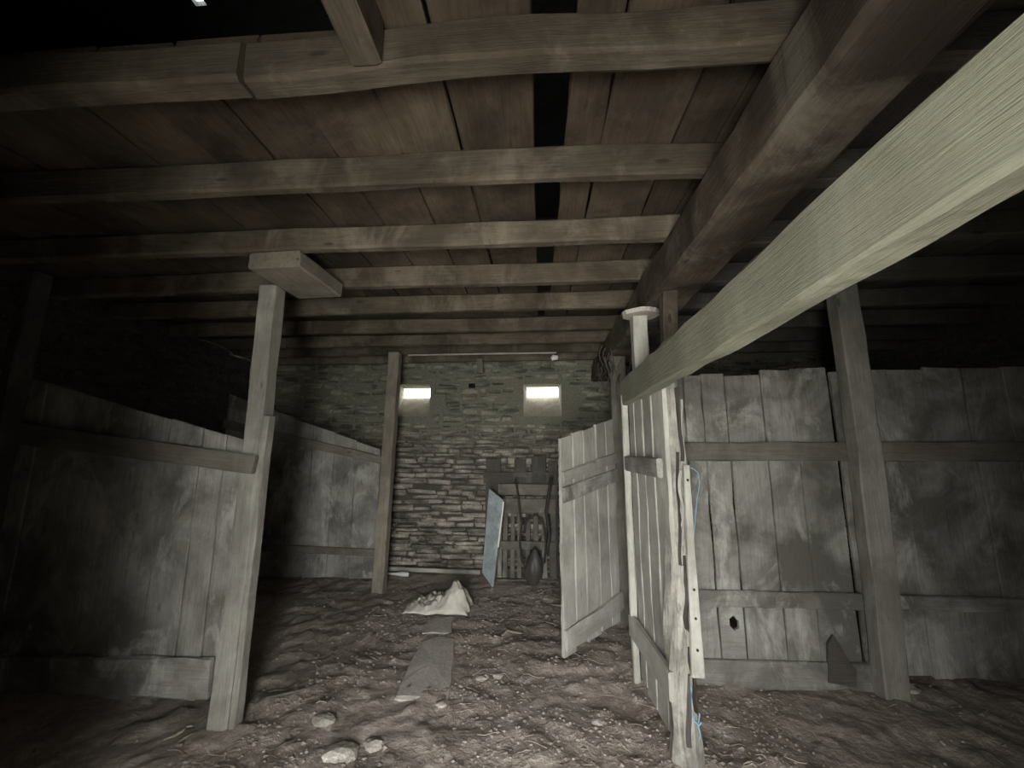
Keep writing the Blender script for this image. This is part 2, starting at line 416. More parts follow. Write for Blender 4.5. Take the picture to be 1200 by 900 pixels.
# added unseen plank leaf left of the viewer, blocks bounce light to the left
blk = thing('shade_leaf', (-.78, -.18, 0), 'added plank leaf outside the picture, blocking light to the left side', 'door')
for k in range(4):
    a = Vector((-.80, -.17, 0)).lerp(Vector((-1.16, .62, 0)), (k + .5) / 4)
    timber('plank', a + Vector((0, 0, .06)), a + Vector((0, 0, 2.0)), .21, .03, M_DARK, blk, up=(.91, .41, 0), segs=3)
# roof above the loft, with a missing slate where daylight shows
hp = at(232, 1, Z=ZT); hs = .045
bm = bmesh.new(); X0, X1, Y0, Y1 = XL - OUT, XR + OUT, DOOR_Y - JAMB, YO
box_bm(bm, (X0, Y0, ZT), (hp.x - hs, Y1, ZT + .05)); box_bm(bm, (hp.x + hs, Y0, ZT), (X1, Y1, ZT + .05))
box_bm(bm, (hp.x - hs, Y0, ZT), (hp.x + hs, hp.y - hs * .8, ZT + .05)); box_bm(bm, (hp.x - hs, hp.y + hs * .8, ZT), (hp.x + hs, Y1, ZT + .05))
struct(mesh_obj('roof', bm, M_ROOF))

# ------------------------------------------------------------------ loft: joists, boards
JY = [1.09, 1.68, 2.24, 2.81, 3.37, 3.97, 4.49, 4.97, 5.40]
JH = [.15, .155, .145, .155, .15, .14, .13, .13, .13]
names = ['nearest to the camera, cut by a black crack', 'second from the camera', 'third from the camera, over the post cap', 'fourth from the camera',
         'fifth from the camera', 'sixth from the camera', 'seventh from the camera', 'eighth from the camera', 'ninth and last, against the stone wall']
for i, (y, h) in enumerate(zip(JY, JH)):
    d = [.085, .06, .07, .075, .07, .07, .07, .07, .07][i]
    rr = random.Random(i + 3)
    zc = ZJ + h / 2
    kw = dict(rnd=rr, segs=16, jit=.012, bev=.012, wave=.03)
    if i == 0:
        xb = at(282, 60, Y=y).x
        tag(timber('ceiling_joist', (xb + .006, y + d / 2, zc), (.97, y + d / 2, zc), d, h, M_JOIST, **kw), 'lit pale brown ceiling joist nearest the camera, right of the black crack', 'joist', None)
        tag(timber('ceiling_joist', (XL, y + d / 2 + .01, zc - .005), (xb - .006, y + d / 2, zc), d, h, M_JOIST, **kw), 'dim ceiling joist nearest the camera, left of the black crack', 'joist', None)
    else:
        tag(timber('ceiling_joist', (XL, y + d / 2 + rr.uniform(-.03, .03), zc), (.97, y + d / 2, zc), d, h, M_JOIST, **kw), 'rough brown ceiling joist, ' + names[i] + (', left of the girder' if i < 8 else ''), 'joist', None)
# joists of the right bay; the bay's shade is put into their darker colour
RB = ['first', 'second', 'third', 'fourth', 'fifth', 'sixth', 'seventh', 'eighth', 'ninth']
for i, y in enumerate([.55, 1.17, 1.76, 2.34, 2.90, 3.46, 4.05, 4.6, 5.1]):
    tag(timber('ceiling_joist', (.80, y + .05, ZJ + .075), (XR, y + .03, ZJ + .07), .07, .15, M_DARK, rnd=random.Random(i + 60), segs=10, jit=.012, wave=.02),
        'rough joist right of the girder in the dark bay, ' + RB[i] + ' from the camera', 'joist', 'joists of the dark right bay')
# joists above and behind the camera, right of the trimmer
for i, y in enumerate([.45]):
    tag(timber('ceiling_joist', (-.55 if y < .5 else -3.9, y + .04, ZJ + .075), (.97, y + .04, ZJ + .075), .075, .15, M_JOIST, rnd=random.Random(i + 90), segs=8, jit=.01),
        'joist above the viewer beyond the top edge of the picture', 'joist')
# trimmer along the open hatch
tr = tag(timber('hatch_trimmer', (-.545, 1.088, ZJ + .085), (-.535, -.19, ZJ + .08), .10, .17, M_JOIST, segs=12, jit=.008), 'short thick timber butting the nearest joist at the top edge of the picture', 'beam')
# loft boards
loft = thing('loft_floor', (0, 2, ZJ + .155), 'brown boards of the loft floor lying over the joists, one gap left open', 'loft floor')
ex = [-3.9, -3.62, -3.33, -3.06, -2.75, -2.44, -2.14, -1.83, -1.54, -1.25, -.94, -.63, -.35, -.01]
def loft_board(x0, x1, y0, y1, x0b=None, x1b=None, mat=None):
    x0b = x0 if x0b is None else x0b; x1b = x1 if x1b is None else x1b
    g_ = random.uniform(.004, .012)
    a, b = (x0 + x1) / 2, (x0b + x1b) / 2
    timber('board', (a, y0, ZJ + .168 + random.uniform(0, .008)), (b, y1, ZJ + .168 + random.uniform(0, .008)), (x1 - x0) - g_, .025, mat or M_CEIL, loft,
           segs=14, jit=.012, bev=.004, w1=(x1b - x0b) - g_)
for a, b in zip(ex, ex[1:]):
    y0 = 1.12 if b < -.5 else -.38
    loft_board(a, b, y0, 3.41 + .02, a, b); loft_board(a + random.uniform(-.02, .02), b, 3.44, YB - .01)
for (a, b, c, d) in ((.14, .30, .095, .27), (.30, .615, .27, .60), (.615, .80, .60, .80), (.80, 1.05, .80, 1.05)):
    loft_board(a, b, -.19, 3.43, c, d)
for (a, b) in ((.05, .27), (.27, .60), (.60, .82), (.82, 1.05)): loft_board(a, b, 3.46, YB - .01)
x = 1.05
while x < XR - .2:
    b = min(XR - .02, x + random.uniform(.24, .33)); loft_board(x, b, -.19, YB - .01, mat=M_DARK); x = b  # right bay boards, darker colour stands in for shade

# girder, posts
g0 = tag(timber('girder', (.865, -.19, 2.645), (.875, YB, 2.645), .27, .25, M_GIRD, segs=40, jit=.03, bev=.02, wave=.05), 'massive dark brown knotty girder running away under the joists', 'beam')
bol = tag(timber('post_cap', (-1.62, 2.25, 2.715), (-1.60, 2.74, 2.715), .34, .105, M_POST, segs=6, jit=.01, bev=.01), 'short thick timber bolster on top of the left post, under the joists', 'beam')

p1 = thing('wooden_post', (-1.83, 2.56, 0), 'tall square post at the left, capped by the bolster, closing the near left partition', 'post')
timber('shaft', (-1.86, 2.56, -.06), (-1.83, 2.56, 2.665), .12, .12, M_GREY, p1, up=(0, -1, 0), segs=14, jit=.012, bev=.012, wave=.02)
timber('batten', (-1.778, 2.54, -.02), (-1.755, 2.54, 1.78), .035, .07, M_GREY, p1, up=(0, -1, 0), segs=12, jit=.008, bev=.005)
bm = bmesh.new(); q = at(290, 421, Y=2.48)
tube_bm(bm, [q + Vector((0, .03, 0)), q + Vector((.0, -.05, .0)), q + Vector((-.03, -.07, .005)), q + Vector((-.07, -.06, .02))], .006)
mesh_obj('nail', bm, M_IRON, parent=p1)
# thin wire from the nail up to the left
bm = bmesh.new(); a = at(233, 398, Y=2.42); b = q + Vector((-.02, -.06, 0))
tube_bm(bm, [a + (b - a) * t + Vector((0, 0, .02 * math.sin(t * math.pi))) for t in [k / 8 for k in range(9)]] , .0025, 4)
tag(mesh_obj('wire', bm, M_IRON), 'thin dark wire running up left from the nail in the left post', 'wire')

p2 = tag(timber('wooden_post', (-1.86, 4.87, -.05), (-1.80, 4.87, ZJ), .135, .12, M_POST, up=(0, -1, 0), segs=12, jit=.01), 'grey post at the end of the far left partition, beside the left window', 'post')
p3 = tag(timber('wooden_post', (-3.50, 2.44, -.05), (-3.46, 2.44, ZJ), .08, .12, M_DARK, up=(0, -1, 0), segs=10, jit=.01), 'barely visible dark post at the far left edge, before the near partition', 'post')

# ------------------------------------------------------------------ partitions
def lerp(a, b, t): return a + (b - a) * t
def vplanks(parent, edges, yf, zbot, ztop, mat, th=.028, rnd=random, gap=(.002, .007), ragged=.03, name='plank', jit=.008):
    for a, b in zip(edges, edges[1:]):
        x0, x1 = min(a, b), max(a, b); g_ = rnd.uniform(*gap); xc = (x0 + x1) / 2
        timber(name, (xc, yf + th / 2 + rnd.uniform(-.004, .006), zbot(xc)), (xc + rnd.uniform(-.006, .006), yf + th / 2, ztop(xc) + 0), x1 - x0 - g_, th, mat, parent,
               up=(0, -1, 0), segs=10, jit=jit, bev=.004, ragged1=ragged, ragged0=ragged * 2, rnd=rnd, skew=SK)
# near left
SK = .26
A = thing('stall_partition', (-2.8, 2.5, 0), 'near left board partition with sloping top, streaked with dried dung, beside the capped post', 'partition')
r1 = random.Random(5)
vplanks(A, [-1.90, -2.03, -2.19, -2.42, -2.63, -2.87, -3.10, -3.36, -3.60, -3.93], 2.53, lambda x: .13 + r1.uniform(-.03, .03), lambda x: 1.625 + (-1.9 - x) * .265, M_PART, rnd=r1, ragged=.012)
timber('rail', (-3.93, 2.505, 1.735), (-1.78, 2.485, 1.475), .15, .04, M_RAIL, A, up=(0, -1, 0), segs=12, jit=.01, w1=.115)
timber('bottom_board', (-3.93, 2.51, .23), (-1.93, 2.50, .25), .20, .03, M_PART, A, up=(0, -1, 0), segs=26, jit=.022, bev=.004, nbit=.05)
# far left
SK = .34
B = thing('stall_partition', (-2.8, 4.85, 0), 'far left board partition with sloping top and pale foot boards, beside the grey post', 'partition')
vplanks(B, [-1.93, -2.23, -2.50, -2.78, -3.04, -3.3, -3.6, -3.93], 4.87, lambda x: .13, lambda x: 1.57 + (-1.9 - x) * .35, M_PART, rnd=r1, ragged=.02)
timber('rail', (-3.93, 4.845, 1.90), (-1.86, 4.835, 1.45), .11, .04, M_RAIL, B, up=(0, -1, 0), segs=10, jit=.008, w1=.09)
timber('rail', (-3.93, 4.845, .47), (-1.86, 4.835, .41), .08, .035, M_RAIL, B, up=(0, -1, 0), segs=10, jit=.008)
# right
SK = 0
YR = 3.2
C = thing('stall_partition', (2.5, YR + .03, 0), 'right board partition with grey rails, a knot hole and damp stains', 'partition')
top = {0: 2.16, 1: 2.14, 2: 2.15, 3: 2.14, 4: 2.18, 5: 2.2}
edges = [.98, 1.10, 1.235, 1.41, 1.68, 1.90, 2.165]
for k, (a, b) in enumerate(zip(edges, edges[1:])):
    xc = (a + b) / 2; wd = b - a - (.012 if k in (1, 2, 3) else .005)
    zb = .10
    if k == 2:
        zb = .50
    timber('plank', (xc, YR + .02 + .004 * (k % 2), zb), (xc, YR + .02, top[k] - .003 * k), wd, .028, M_PART, C, up=(0, -1, 0), segs=12, jit=.010, bev=.004, ragged1=.015, rnd=r1)
# lower piece of the third plank, with the knot hole right through it
hx, hz = at(861, 731, Y=YR).x, at(861, 731, Y=YR).z
bm = bmesh.new(); x0, x1, z0, z1 = 1.240, 1.403, .10, .498
outer = []
nn = 16
for k in range(nn):
    a = 2 * math.pi * k / nn; c_, s_ = math.cos(a), math.sin(a); m = max(abs(c_), abs(s_)); u, v = c_ / m, s_ / m
    px = hx + u * ((x1 - hx) if u > 0 else (hx - x0)); pz = hz + v * ((z1 - hz) if v > 0 else (hz - z0))
    outer.append((px, pz))
inner = [(hx + .032 * math.cos(2 * math.pi * k / nn) * (1 + .15 * math.sin(k * 2.3)) + .006 * math.sin(2 * math.pi * k / nn) * -1, hz + .045 * math.sin(2 * math.pi * k / nn) * (1 + .12 * math.cos(k * 1.7))) for k in range(nn)]
lay = []
for yy in (YR + .008, YR + .034):
    lay.append(([bm.verts.new((p[0], yy, p[1])) for p in outer], [bm.verts.new((p[0], yy, p[1])) for p in inner]))
for k in range(nn):
    n2_ = (k + 1) % nn
    bm.faces.new((lay[0][0][k], lay[0][0][n2_], lay[0][1][n2_], lay[0][1][k])); bm.faces.new((lay[1][0][k], lay[1][1][k], lay[1][1][n2_], lay[1][0][n2_]))
    bm.faces.new((lay[0][0][k], lay[1][0][k], lay[1][0][n2_], lay[0][0][n2_])); bm.faces.new((lay[0][1][k], lay[0][1][n2_], lay[1][1][n2_], lay[1][1][k]))
mesh_obj('plank', bm, M_PART, parent=C)
SK = 0
vplanks(C, [2.20, 2.40, 2.62, 2.88, 3.14, 3.42, 3.70, 3.98, 4.28], YR + .03, lambda x: .10 if x < 2.5 else .05 + r1.uniform(0, .05), lambda x: 2.17 + r1.uniform(-.01, .01), M_PART, rnd=r1, ragged=.02)
timber('rail', (1.02, YR - .015, 1.555), (2.21, YR - .015, 1.555), .135, .04, M_RAIL, C, up=(0, -1, 0), segs=8, jit=.008)
timber('rail', (2.42, YR + .0, 1.555), (4.29, YR + .0, 1.555), .14, .04, M_RAIL, C, up=(0, -1, 0), segs=10, jit=.012)
timber('rail', (1.02, YR - .01, .535), (2.19, YR - .01, .535), .11, .03, M_PART, C, up=(0, -1, 0), segs=8, jit=.008)
timber('rail', (2.36, YR - .0, .535), (4.29, YR - .0, .525), .09, .03, M_PART, C, up=(0, -1, 0), segs=8, jit=.008)
timber('bottom_board', (1.02, YR - .005, .02), (2.18, YR - .005, .025), .24, .035, M_PART, C, up=(0, -1, 0), segs=8, jit=.008)
bm = bmesh.new(); prof = [at(x_, y_, Y=YR - .03) for x_, y_ in ((971, 800), (971, 755), (977, 745), (985, 757), (996, 776), (1004, 785), (1004, 806))]
fa = [bm.verts.new(p) for p in prof]; fb = [bm.verts.new(p + Vector((0, .02, 0))) for p in prof]
bm.faces.new(fa); bm.faces.new(list(reversed(fb)))
for k in range(len(prof)): bm.faces.new((fa[k], fb[k], fb[(k + 1) % len(prof)], fa[(k + 1) % len(prof)]))
o = mesh_obj('splinter', bm, M_DARK, parent=C); o['label'] = 'dark pointed splinter of a broken board'
p4 = tag(timber('wooden_post', (2.275, YR - .05, -.06), (2.315, YR - .05, 2.80), .165, .12, M_GREY, up=(0, -1, 0), segs=14, jit=.014, wave=.03), 'tall rough post standing before the right partition, among the dark joists', 'post')

# ------------------------------------------------------------------ right foreground: ragged post, gate panel, pale bar
NP = Vector((.735, 2.44, 0))
P = thing('ragged_post', NP, 'pale ragged post with peeling dark streaks at the near end of the boarded gate panel', 'post')
timber('shaft', (NP.x - .015, NP.y, -.05), (NP.x + .045, NP.y + .03, 2.0), .135, .12, M_BARK, P, up=(0, -1, 0), segs=56, jit=.032, bev=.024, wave=.02, w1=.075)
timber('shaft_head', (NP.x + .045, NP.y + .03, 1.98), (NP.x + .065, NP.y + .04, 2.53), .09, .09, M_GIRD, P, up=(0, -1, 0), segs=8, jit=.01)['label'] = 'plain brown head of the post'
timber('strip', (.785, 2.365, .42), (.797, 2.365, 1.48), .062, .022, M_DOOR, P, up=(0, -1, 0), segs=10, jit=.006, bev=.004, w1=.03)['label'] = 'narrow pale board with nail holes'
for zz in (.55, .70, .84, 1.40):
    bm = bmesh.new(); bmesh.ops.create_uvsphere(bm, u_segments=6, v_segments=4, radius=.0075)
    mesh_obj('nail', bm, M_IRON, Matrix.Translation((.787 + .01 * (zz - .5), 2.352, zz)), P)
# long splinters and peeling strips of bark on its face
fl = random.Random(12)
for k, (z0, z1, dx, wd, mt) in enumerate(((.95, 1.55, -.005, .022, M_IRON), (.62, 1.0, .012, .028, M_IRON), (1.50, 1.92, .018, .018, M_IRON), (.25, .55, .034, .02, M_IRON), (1.25, 1.85, .034, .014, M_DOOR),
                                          (.30, .95, -.008, .016, M_DOOR), (1.05, 1.45, .022, .012, M_DOOR), (.70, 1.25, .040, .016, M_DARK), (.10, .42, .010, .02, M_DARK))):
    zc = lambda z_: NP.x - .015 + .03 * z_ + dx
    timber('bark_strip', (zc(z0), NP.y - .062 + .015 * z0, z0), (zc(z1), NP.y - .060 + .015 * z1, z1), wd, .012, mt, P, up=(0, -1, 0), segs=14, jit=.012, bev=.003, rnd=fl, w1=wd * .4, wave=.035)

FP = Vector((.645, 3.16, 0))
G = thing('gate_panel', (.68, 2.8, 0), 'narrow boarded gate panel seen edge-on right of the aisle, with two rails', 'gate')
timber('stile', (.640, 3.17, -.02), (.640, 3.17, 1.98), .05, .045, M_DOOR, G, up=(0, -1, 0), segs=18, jit=.006)
gy = [3.12, 2.98, 2.80, 2.62, 2.41]
for k, (a, b) in enumerate(zip(gy, gy[1:])):
    yc = (a + b) / 2; xc = lerp(.66, .70, (3.14 - yc) / .7)
    xc = lerp(.668, .72, (3.14 - yc) / .7)
    timber('plank', (xc, yc, .02 if k else .05), (xc, yc, 2.0), a - b - .003, .026, M_DOOR, G, up=(-1, -.046, 0), segs=12, jit=.01, bev=.004, rnd=r1)
timber('rail', (.635, 3.17, 1.47), (.675, 2.44, 1.46), .11, .035, M_PART, G, up=(-1, 0, 0), segs=8, jit=.008)
timber('rail', (.625, 3.18, .35), (.668, 2.40, .35), .14, .04, M_DOOR, G, up=(-1, 0, 0), segs=8, jit=.012)
# short stud above the stile and the flat stone on it
tag(timber('wooden_post', (.69, 2.80, 2.0), (.69, 2.80, 2.475), .10, .10, M_DOOR, up=(0, -1, 0), segs=8, jit=.01), 'short pale stud under the flat white stone, behind the pale bar', 'post')
bm = bmesh.new(); rr = random.Random(4); ring0 = []; ring1 = []
for k in range(14):
    a = 2 * math.pi * k / 14; r_ = .125 * (1 + rr.uniform(-.12, .08))
    ring0.append(bm.verts.new((r_ * math.cos(a) * 1.0, r_ * .9 * math.sin(a), 0))); ring1.append(bm.verts.new((r_ * 1.05 * math.cos(a), r_ * .95 * math.sin(a), .028)))
for k in range(14): bm.faces.new((ring0[k], ring0[(k + 1) % 14], ring1[(k + 1) % 14], ring1[k]))
bm.faces.new(ring0); bm.faces.new(list(reversed(ring1)))
tag(mesh_obj('flat_stone', bm, M_CLOD, Matrix.Translation((.705, 2.76, 2.475))), 'flat whitish stone pad on the short stud under the girder', 'stone')

bar = tag(timber('pale_bar', (.66, 3.20, 1.995), (.655, -.19, 2.015), .195, .075, M_BAR, up=(-1, 0, 0), segs=46, jit=.014, bev=.008, wave=.01), 'long pale greenish plank set on edge, running overhead along the right of the aisle', 'beam')

# hinge post, open door
hp_ = tag(timber('wooden_post', (.735, 4.17, -.05), (.79, 4.17, ZJ - .26), .14, .12, M_RAIL, up=(0, -1, 0), segs=12, jit=.016), 'dark post that carries the open door, hung with cobwebs', 'post')
d0, d1 = Vector((.145, 3.40, 0)), Vector((.70, 4.08, 0))
DR = thing('board_door', d1, 'open pale grey board door with rails, ajar at the right of the aisle', 'door')
dd = (d1 - d0); DL = dd.length; dn = dd.normalized(); nrm = Vector((dn.y, -dn.x, 0))    # towards the camera side
if nrm.y > 0: nrm = -nrm
tt = [0, .20, .38, .62, .82, 1.0]
for k, (a, b) in enumerate(zip(tt, tt[1:])):
    c = d0 + dd * ((a + b) / 2); zt = lerp(1.655, 1.87, (a + b) / 2) + (.0, .008, -.005, .01, 0)[k]
    timber('plank', c + Vector((0, 0, (.02, .05, .035, .05, .04)[k])), c + Vector((0, 0, zt)), (b - a) * DL - .012, .026, M_DOOR, DR, up=nrm, segs=12, jit=.009, bev=.004, ragged1=.01, rnd=r1, skew=-.24)
off = nrm * .03
timber('rail', d0 + dn * .01 + off + Vector((0, 0, 1.21)), d1 + off + Vector((0, 0, 1.34)), .125, .03, M_PART, DR, up=nrm, segs=8, jit=.01)
timber('rail', d0 + dn * .01 + off + Vector((0, 0, 1.35)), d1 + off + Vector((0, 0, 1.50)), .09, .02, M_DOOR, DR, up=nrm, segs=8, jit=.02)
timber('rail', d0 + dn * .01 + off + Vector((0, 0, .14)), d1 + off + Vector((0, 0, .22)), .15, .03, M_DOOR, DR, up=nrm, segs=8, jit=.012)

# cobweb drape, bent branch and pale rag near the hinge post
bm = bmesh.new(); rr = random.Random(8)
for k in range(34):
    c = at(rr.uniform(700, 742), rr.uniform(402, 440), Y=rr.uniform(3.9, 4.1)); L = rr.uniform(.08, .30); w_ = rr.uniform(.002, .009); a = rr.uniform(0, 3.14)
    pr = None
    for s in range(5):
        t = s / 4; q_ = c + Vector((.02 * math.sin(t * 5 + k), .02 * math.cos(t * 4 + k), -L * t)); ww = w_ * (1 - .8 * t) + .002
        cur = [bm.verts.new(q_ + Vector((math.cos(a) * ww * sg, math.sin(a) * ww * sg, 0))) for sg in (-1, 1)]
        if pr: bm.faces.new((pr[0], pr[1], cur[1], cur[0]))
        pr = cur
tag(stuff(mesh_obj('cobweb', bm, M_DARK)), 'dark dusty cobwebs hanging around the head of the dark hinge post', 'cobweb')
bm = bmesh.new()
tube_bm(bm, [at(x_, y_, Y=3.95) for x_, y_ in ((722, 398), (734, 402), (744, 410), (751, 420), (756, 433), (757, 446))], .014, 6)
tag(mesh_obj('bent_branch', bm, M_DARK, smooth=True), 'thin dark bent branch arching behind the end of the pale bar', 'branch')
def crumple(name, c, size, mat, seed, n=10, amp=.35):
    bm = bmesh.new(); bmesh.ops.create_icosphere(bm, subdivisions=3, radius=1)
    for v in bm.verts:
        d = noise.fractal(v.co * 1.6 + Vector((seed, 0, 0)), 1, 2, 3) * amp + noise.noise(v.co * 5 + Vector((seed, 0, 0))) * amp * .4
        v.co *= 1 + d
        v.co = Vector((v.co.x * size[0], v.co.y * size[1], v.co.z * size[2]))
    return mesh_obj(name, bm, mat, Matrix.Translation(Vector(c)), smooth=True)
tag(crumple('rag', at(731, 474, Y=3.21), (.022, .02, .065), M_SACK, 3), 'scrap of pale rag at the far end of the pale bar', 'rag')

# blue twine beside the ragged post
bm = bmesh.new()
tube_bm(bm, [at(x_, y_, Y=2.44) for x_, y_ in ((803, 548), (812, 549), (818, 554), (820, 566), (817, 585), (815, 605), (813, 630), (812, 652), (808, 668), (803, 676))], .003, 5)
tag(mesh_obj('twine', bm, M_TWINE, smooth=True), 'blue baling twine hanging beside the upper half of the ragged post', 'twine')
bm = bmesh.new()
tube_bm(bm, [at(x_, y_, Y=2.40) for x_, y_ in ((814, 812), (817, 826), (820, 838), (818, 850), (821, 862), (817, 872))], .0035, 5)
tube_bm(bm, [at(x_, y_, Y=2.39) for x_, y_ in ((808, 800), (812, 815), (809, 830), (814, 845), (819, 850), (822, 846))], .006, 5)
tag(mesh_obj('twine', bm, M_TWINE, smooth=True), 'blue baling twine tangled low on the ragged post near the mud', 'twine')

# ------------------------------------------------------------------ back: pallets, blue panel, sack, batten
def upx(a, b): return at(*a, Y=b)
# dark pallet upright against the wall
PD = thing('pallet', (-.3, 5.5, 0), 'dark upright pallet leaning on the stone wall behind the paler one', 'pallet')
yd = 5.44
for (xa, xb, yt, yb_) in ((568.5, 585, 538, 686), (603, 616, 538, 600), (624, 640, 535, 600), (645, 655, 540, 690)):
    a = upx(((xa + xb) / 2, yt), yd); b = upx(((xa + xb) / 2, yb_), yd); wd = (xb - xa) / 85 * 1.0
    b.z = max(b.z, .03); timber('board', (b.x, yd, b.z), (b.x, yd + .06, a.z), wd, .022, M_DARK, PD, up=(0, -1, 0), segs=6, jit=.01, ragged1=.02)
for (yt, yb_) in ((553, 567), (640, 652)):
    z0, z1 = upx((610, yb_), yd + .03).z, upx((610, yt), yd + .03).z
    timber('crossbar', (-.76, yd + .045, (z0 + z1) / 2), (.17, yd + .045, (z0 + z1) / 2), z1 - z0, .025, M_DARK, PD, up=(0, -1, 0), segs=6, jit=.008)
# paler slatted pallet in front
PP = thing('pallet', (-.2, 5.3, 0), 'grey slatted pallet leaning on edge between the blue panel and the open door', 'pallet')
yp = 5.28
def pz(y): return upx((615, y), yp).z
def px(x, y=620): return upx((x, y), yp).x
for (ya, yb_, dy) in ((568, 581, .10), (585, 603, .09), (635, 645, .04), (679, 688, .0)):
    zc = (pz(ya) + pz(yb_)) / 2
    timber('crossbar', (px(583), yp + dy, zc), (px(652), yp + dy, zc), pz(ya) - pz(yb_), .022, M_PALLET, PP, up=(0, -1, 0), segs=6, jit=.008)
for k, (xa, xb, ya, yb_) in enumerate(((583, 587.5, 585, 686), (589, 594, 603, 686), (598, 602.5, 603, 686), (606, 610.5, 603, 686), (616, 621, 600, 686), (625, 630.5, 600, 686), (635, 640.5, 600, 686), (646, 652, 570, 686))):
    timber('slat', (px((xa + xb) / 2), yp + .025, max(.04, pz(yb_))), (px((xa + xb) / 2), yp + .13, pz(ya)), (xb - xa) / 87, .02, M_PALLET, PP, up=(0, -1, 0), segs=6, jit=.006)
for k, xa in enumerate((592, 606, 617, 628, 640)):
    timber('block', (px(xa), yp + .14, pz(584)), (px(xa) + .09, yp + .14, pz(584)), .035, .06, M_PALLET, PP, up=(0, -1, 0), segs=2, jit=.004)
# pale blue panel
c = [at(573, 573, Y=5.15), at(589, 586, Y=5.0), at(577, 685, Y=4.98), at(565, 671, Y=5.13)]
c[2].z = .03
bm = bmesh.new(); nn_ = (c[1] - c[0]).cross(c[3] - c[0]).normalized() * .02
if nn_.y < 0: nn_ = -nn_
n_u, n_v = 2, 8
def bil(u, v): return (c[0] * (1 - u) + c[1] * u) * (1 - v) + (c[3] * (1 - u) + c[2] * u) * v
gA = [[bm.verts.new(bil(u / n_u, v / n_v)) for u in range(n_u + 1)] for v in range(n_v + 1)]
gB = [[bm.verts.new(bil(u / n_u, v / n_v) + nn_) for u in range(n_u + 1)] for v in range(n_v + 1)]
for v in range(n_v):
    for u in range(n_u):
        bm.faces.new((gA[v][u], gA[v][u + 1], gA[v + 1][u + 1], gA[v + 1][u])); bm.faces.new((gB[v][u], gB[v + 1][u], gB[v + 1][u + 1], gB[v][u + 1]))
    for u in (0, n_u): bm.faces.new((gA[v][u], gA[v + 1][u], gB[v + 1][u], gB[v][u]))
for v in (0, n_v):
    for u in range(n_u): bm.faces.new((gA[v][u], gA[v][u + 1], gB[v][u + 1], gB[v][u]))
BP = thing('painted_panel', (c[2].x, c[2].y, 0), 'pale blue painted panel leaning against the grey pallet', 'panel')
mesh_obj('panel', bm, M_BLUE, parent=BP)
e0 = c[1] + Vector((.012, .0, -.02)); e1 = c[1] * .45 + c[2] * .55 + Vector((.012, 0, 0))
timber('edge_strip', e1, e0, .018, .02, M_WHITE, BP, up=(0, -1, 0), segs=4, jit=.002, bev=.002)['label'] = 'bright white edge strip'
# dark slumped sack and rope loops
bm = bmesh.new(); bmesh.ops.create_uvsphere(bm, u_segments=20, v_segments=14, radius=1)
for v in bm.verts:
    t = (v.co.z + 1) / 2; r_ = .105 * (1.0 if t < .45 else 1 - (t - .45) * .75) * (1 + .30 * noise.noise(v.co * 2.1) + .12 * noise.noise(v.co * 6))
    v.co = Vector((v.co.x * r_ + .02 * t, v.co.y * r_ * .8, t * .42))
bx_ = at(625, 690, Z=0.03)
tag(mesh_obj('slumped_sack', bm, M_BAG, Matrix.Translation((px(625), 5.10, .01)), smooth=True), 'dark lumpy bundle standing at the foot of the grey pallet', 'bundle')
bm = bmesh.new()
tube_bm(bm, [at(x_, y_, Y=5.2) for x_, y_ in ((604, 562), (607, 580), (609, 600), (611, 615), (609, 635), (611, 655), (617, 668), (622, 672))], .013, 6)
tag(mesh_obj('rope', bm, M_ROPE, smooth=True), 'dark rope hanging down the left of the grey pallet to the bundle', 'rope')
bm = bmesh.new()
tube_bm(bm, [at(x_, y_, Y=5.2) for x_, y_ in ((614, 625), (616, 612), (622, 605), (629, 603), (635, 608), (638, 620), (640, 640), (638, 660))], .013, 6)
tag(mesh_obj('rope', bm, M_ROPE, smooth=True), 'dark rope looped in an arch over the right half of the grey pallet', 'rope')
bm = bmesh.new()
tube_bm(bm, [at(x_, y_, Y=5.15) for x_, y_ in ((646, 560), (643, 580), (640, 600), (644, 625), (641, 650))], .02, 6)
tag(mesh_obj('rope', bm, M_ROPE, smooth=True), 'thick dark rope hanging between the pallet and the open door', 'rope')
# batten along the foot of the wall, bits on it
tag(timber('batten', (-1.98, 5.46, .075), (-.78, 5.42, .065), .05, .05, M_DOOR, segs=8, jit=.008), 'long pale batten lying at the foot of the stone wall', 'batten')
bm = bmesh.new(); tube_bm(bm, [Vector((-1.93, 5.33, .055)), Vector((-1.84, 5.32, .052)), Vector((-1.74, 5.31, .055)), Vector((-1.66, 5.31, .05))], [.014, .015, .03, .024], 8)
tag(mesh_obj('old_tool', bm, M_WHITE, smooth=True), 'small pale stick with thick end lying before the batten', 'stick')

# thin things on the back wall and ceiling
tag(timber('hanging_lath', (at(561, 436, Y=5.2).x, 5.383, at(561, 436, Y=5.3).z), (at(561, 398, Y=5.3).x, 5.383, 2.80), .075, .02, M_RAIL, up=(0, -1, 0), segs=4, jit=.004), 'thin upright lath hanging from the far joists between the windows', 'lath')
pa, pb = at(478, 417, Y=4.9), at(652, 415, Y=4.9)
tag(timber('thin_lath', (pa.x, 4.92, 2.755), (pb.x, 4.92, 2.755), .02, .02, M_DOOR, segs=6, jit=.004), 'thin pale lath across the ceiling before the stone wall', 'lath')
tag(crumple('paper_scrap', at(650, 419, Y=4.88), (.045, .015, .035), M_WHITE, 9), 'pale paper scrap caught on the far joist above the right window', 'paper')
# put-log hole in the masonry, its inner dark painted as a black block
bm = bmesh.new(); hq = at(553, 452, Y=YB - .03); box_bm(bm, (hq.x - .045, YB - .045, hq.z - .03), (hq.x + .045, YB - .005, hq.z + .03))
mesh_obj('hole_shade', bm, M_BLACK, parent=wall_back)['label'] = 'black square block standing for the dark of a hole'
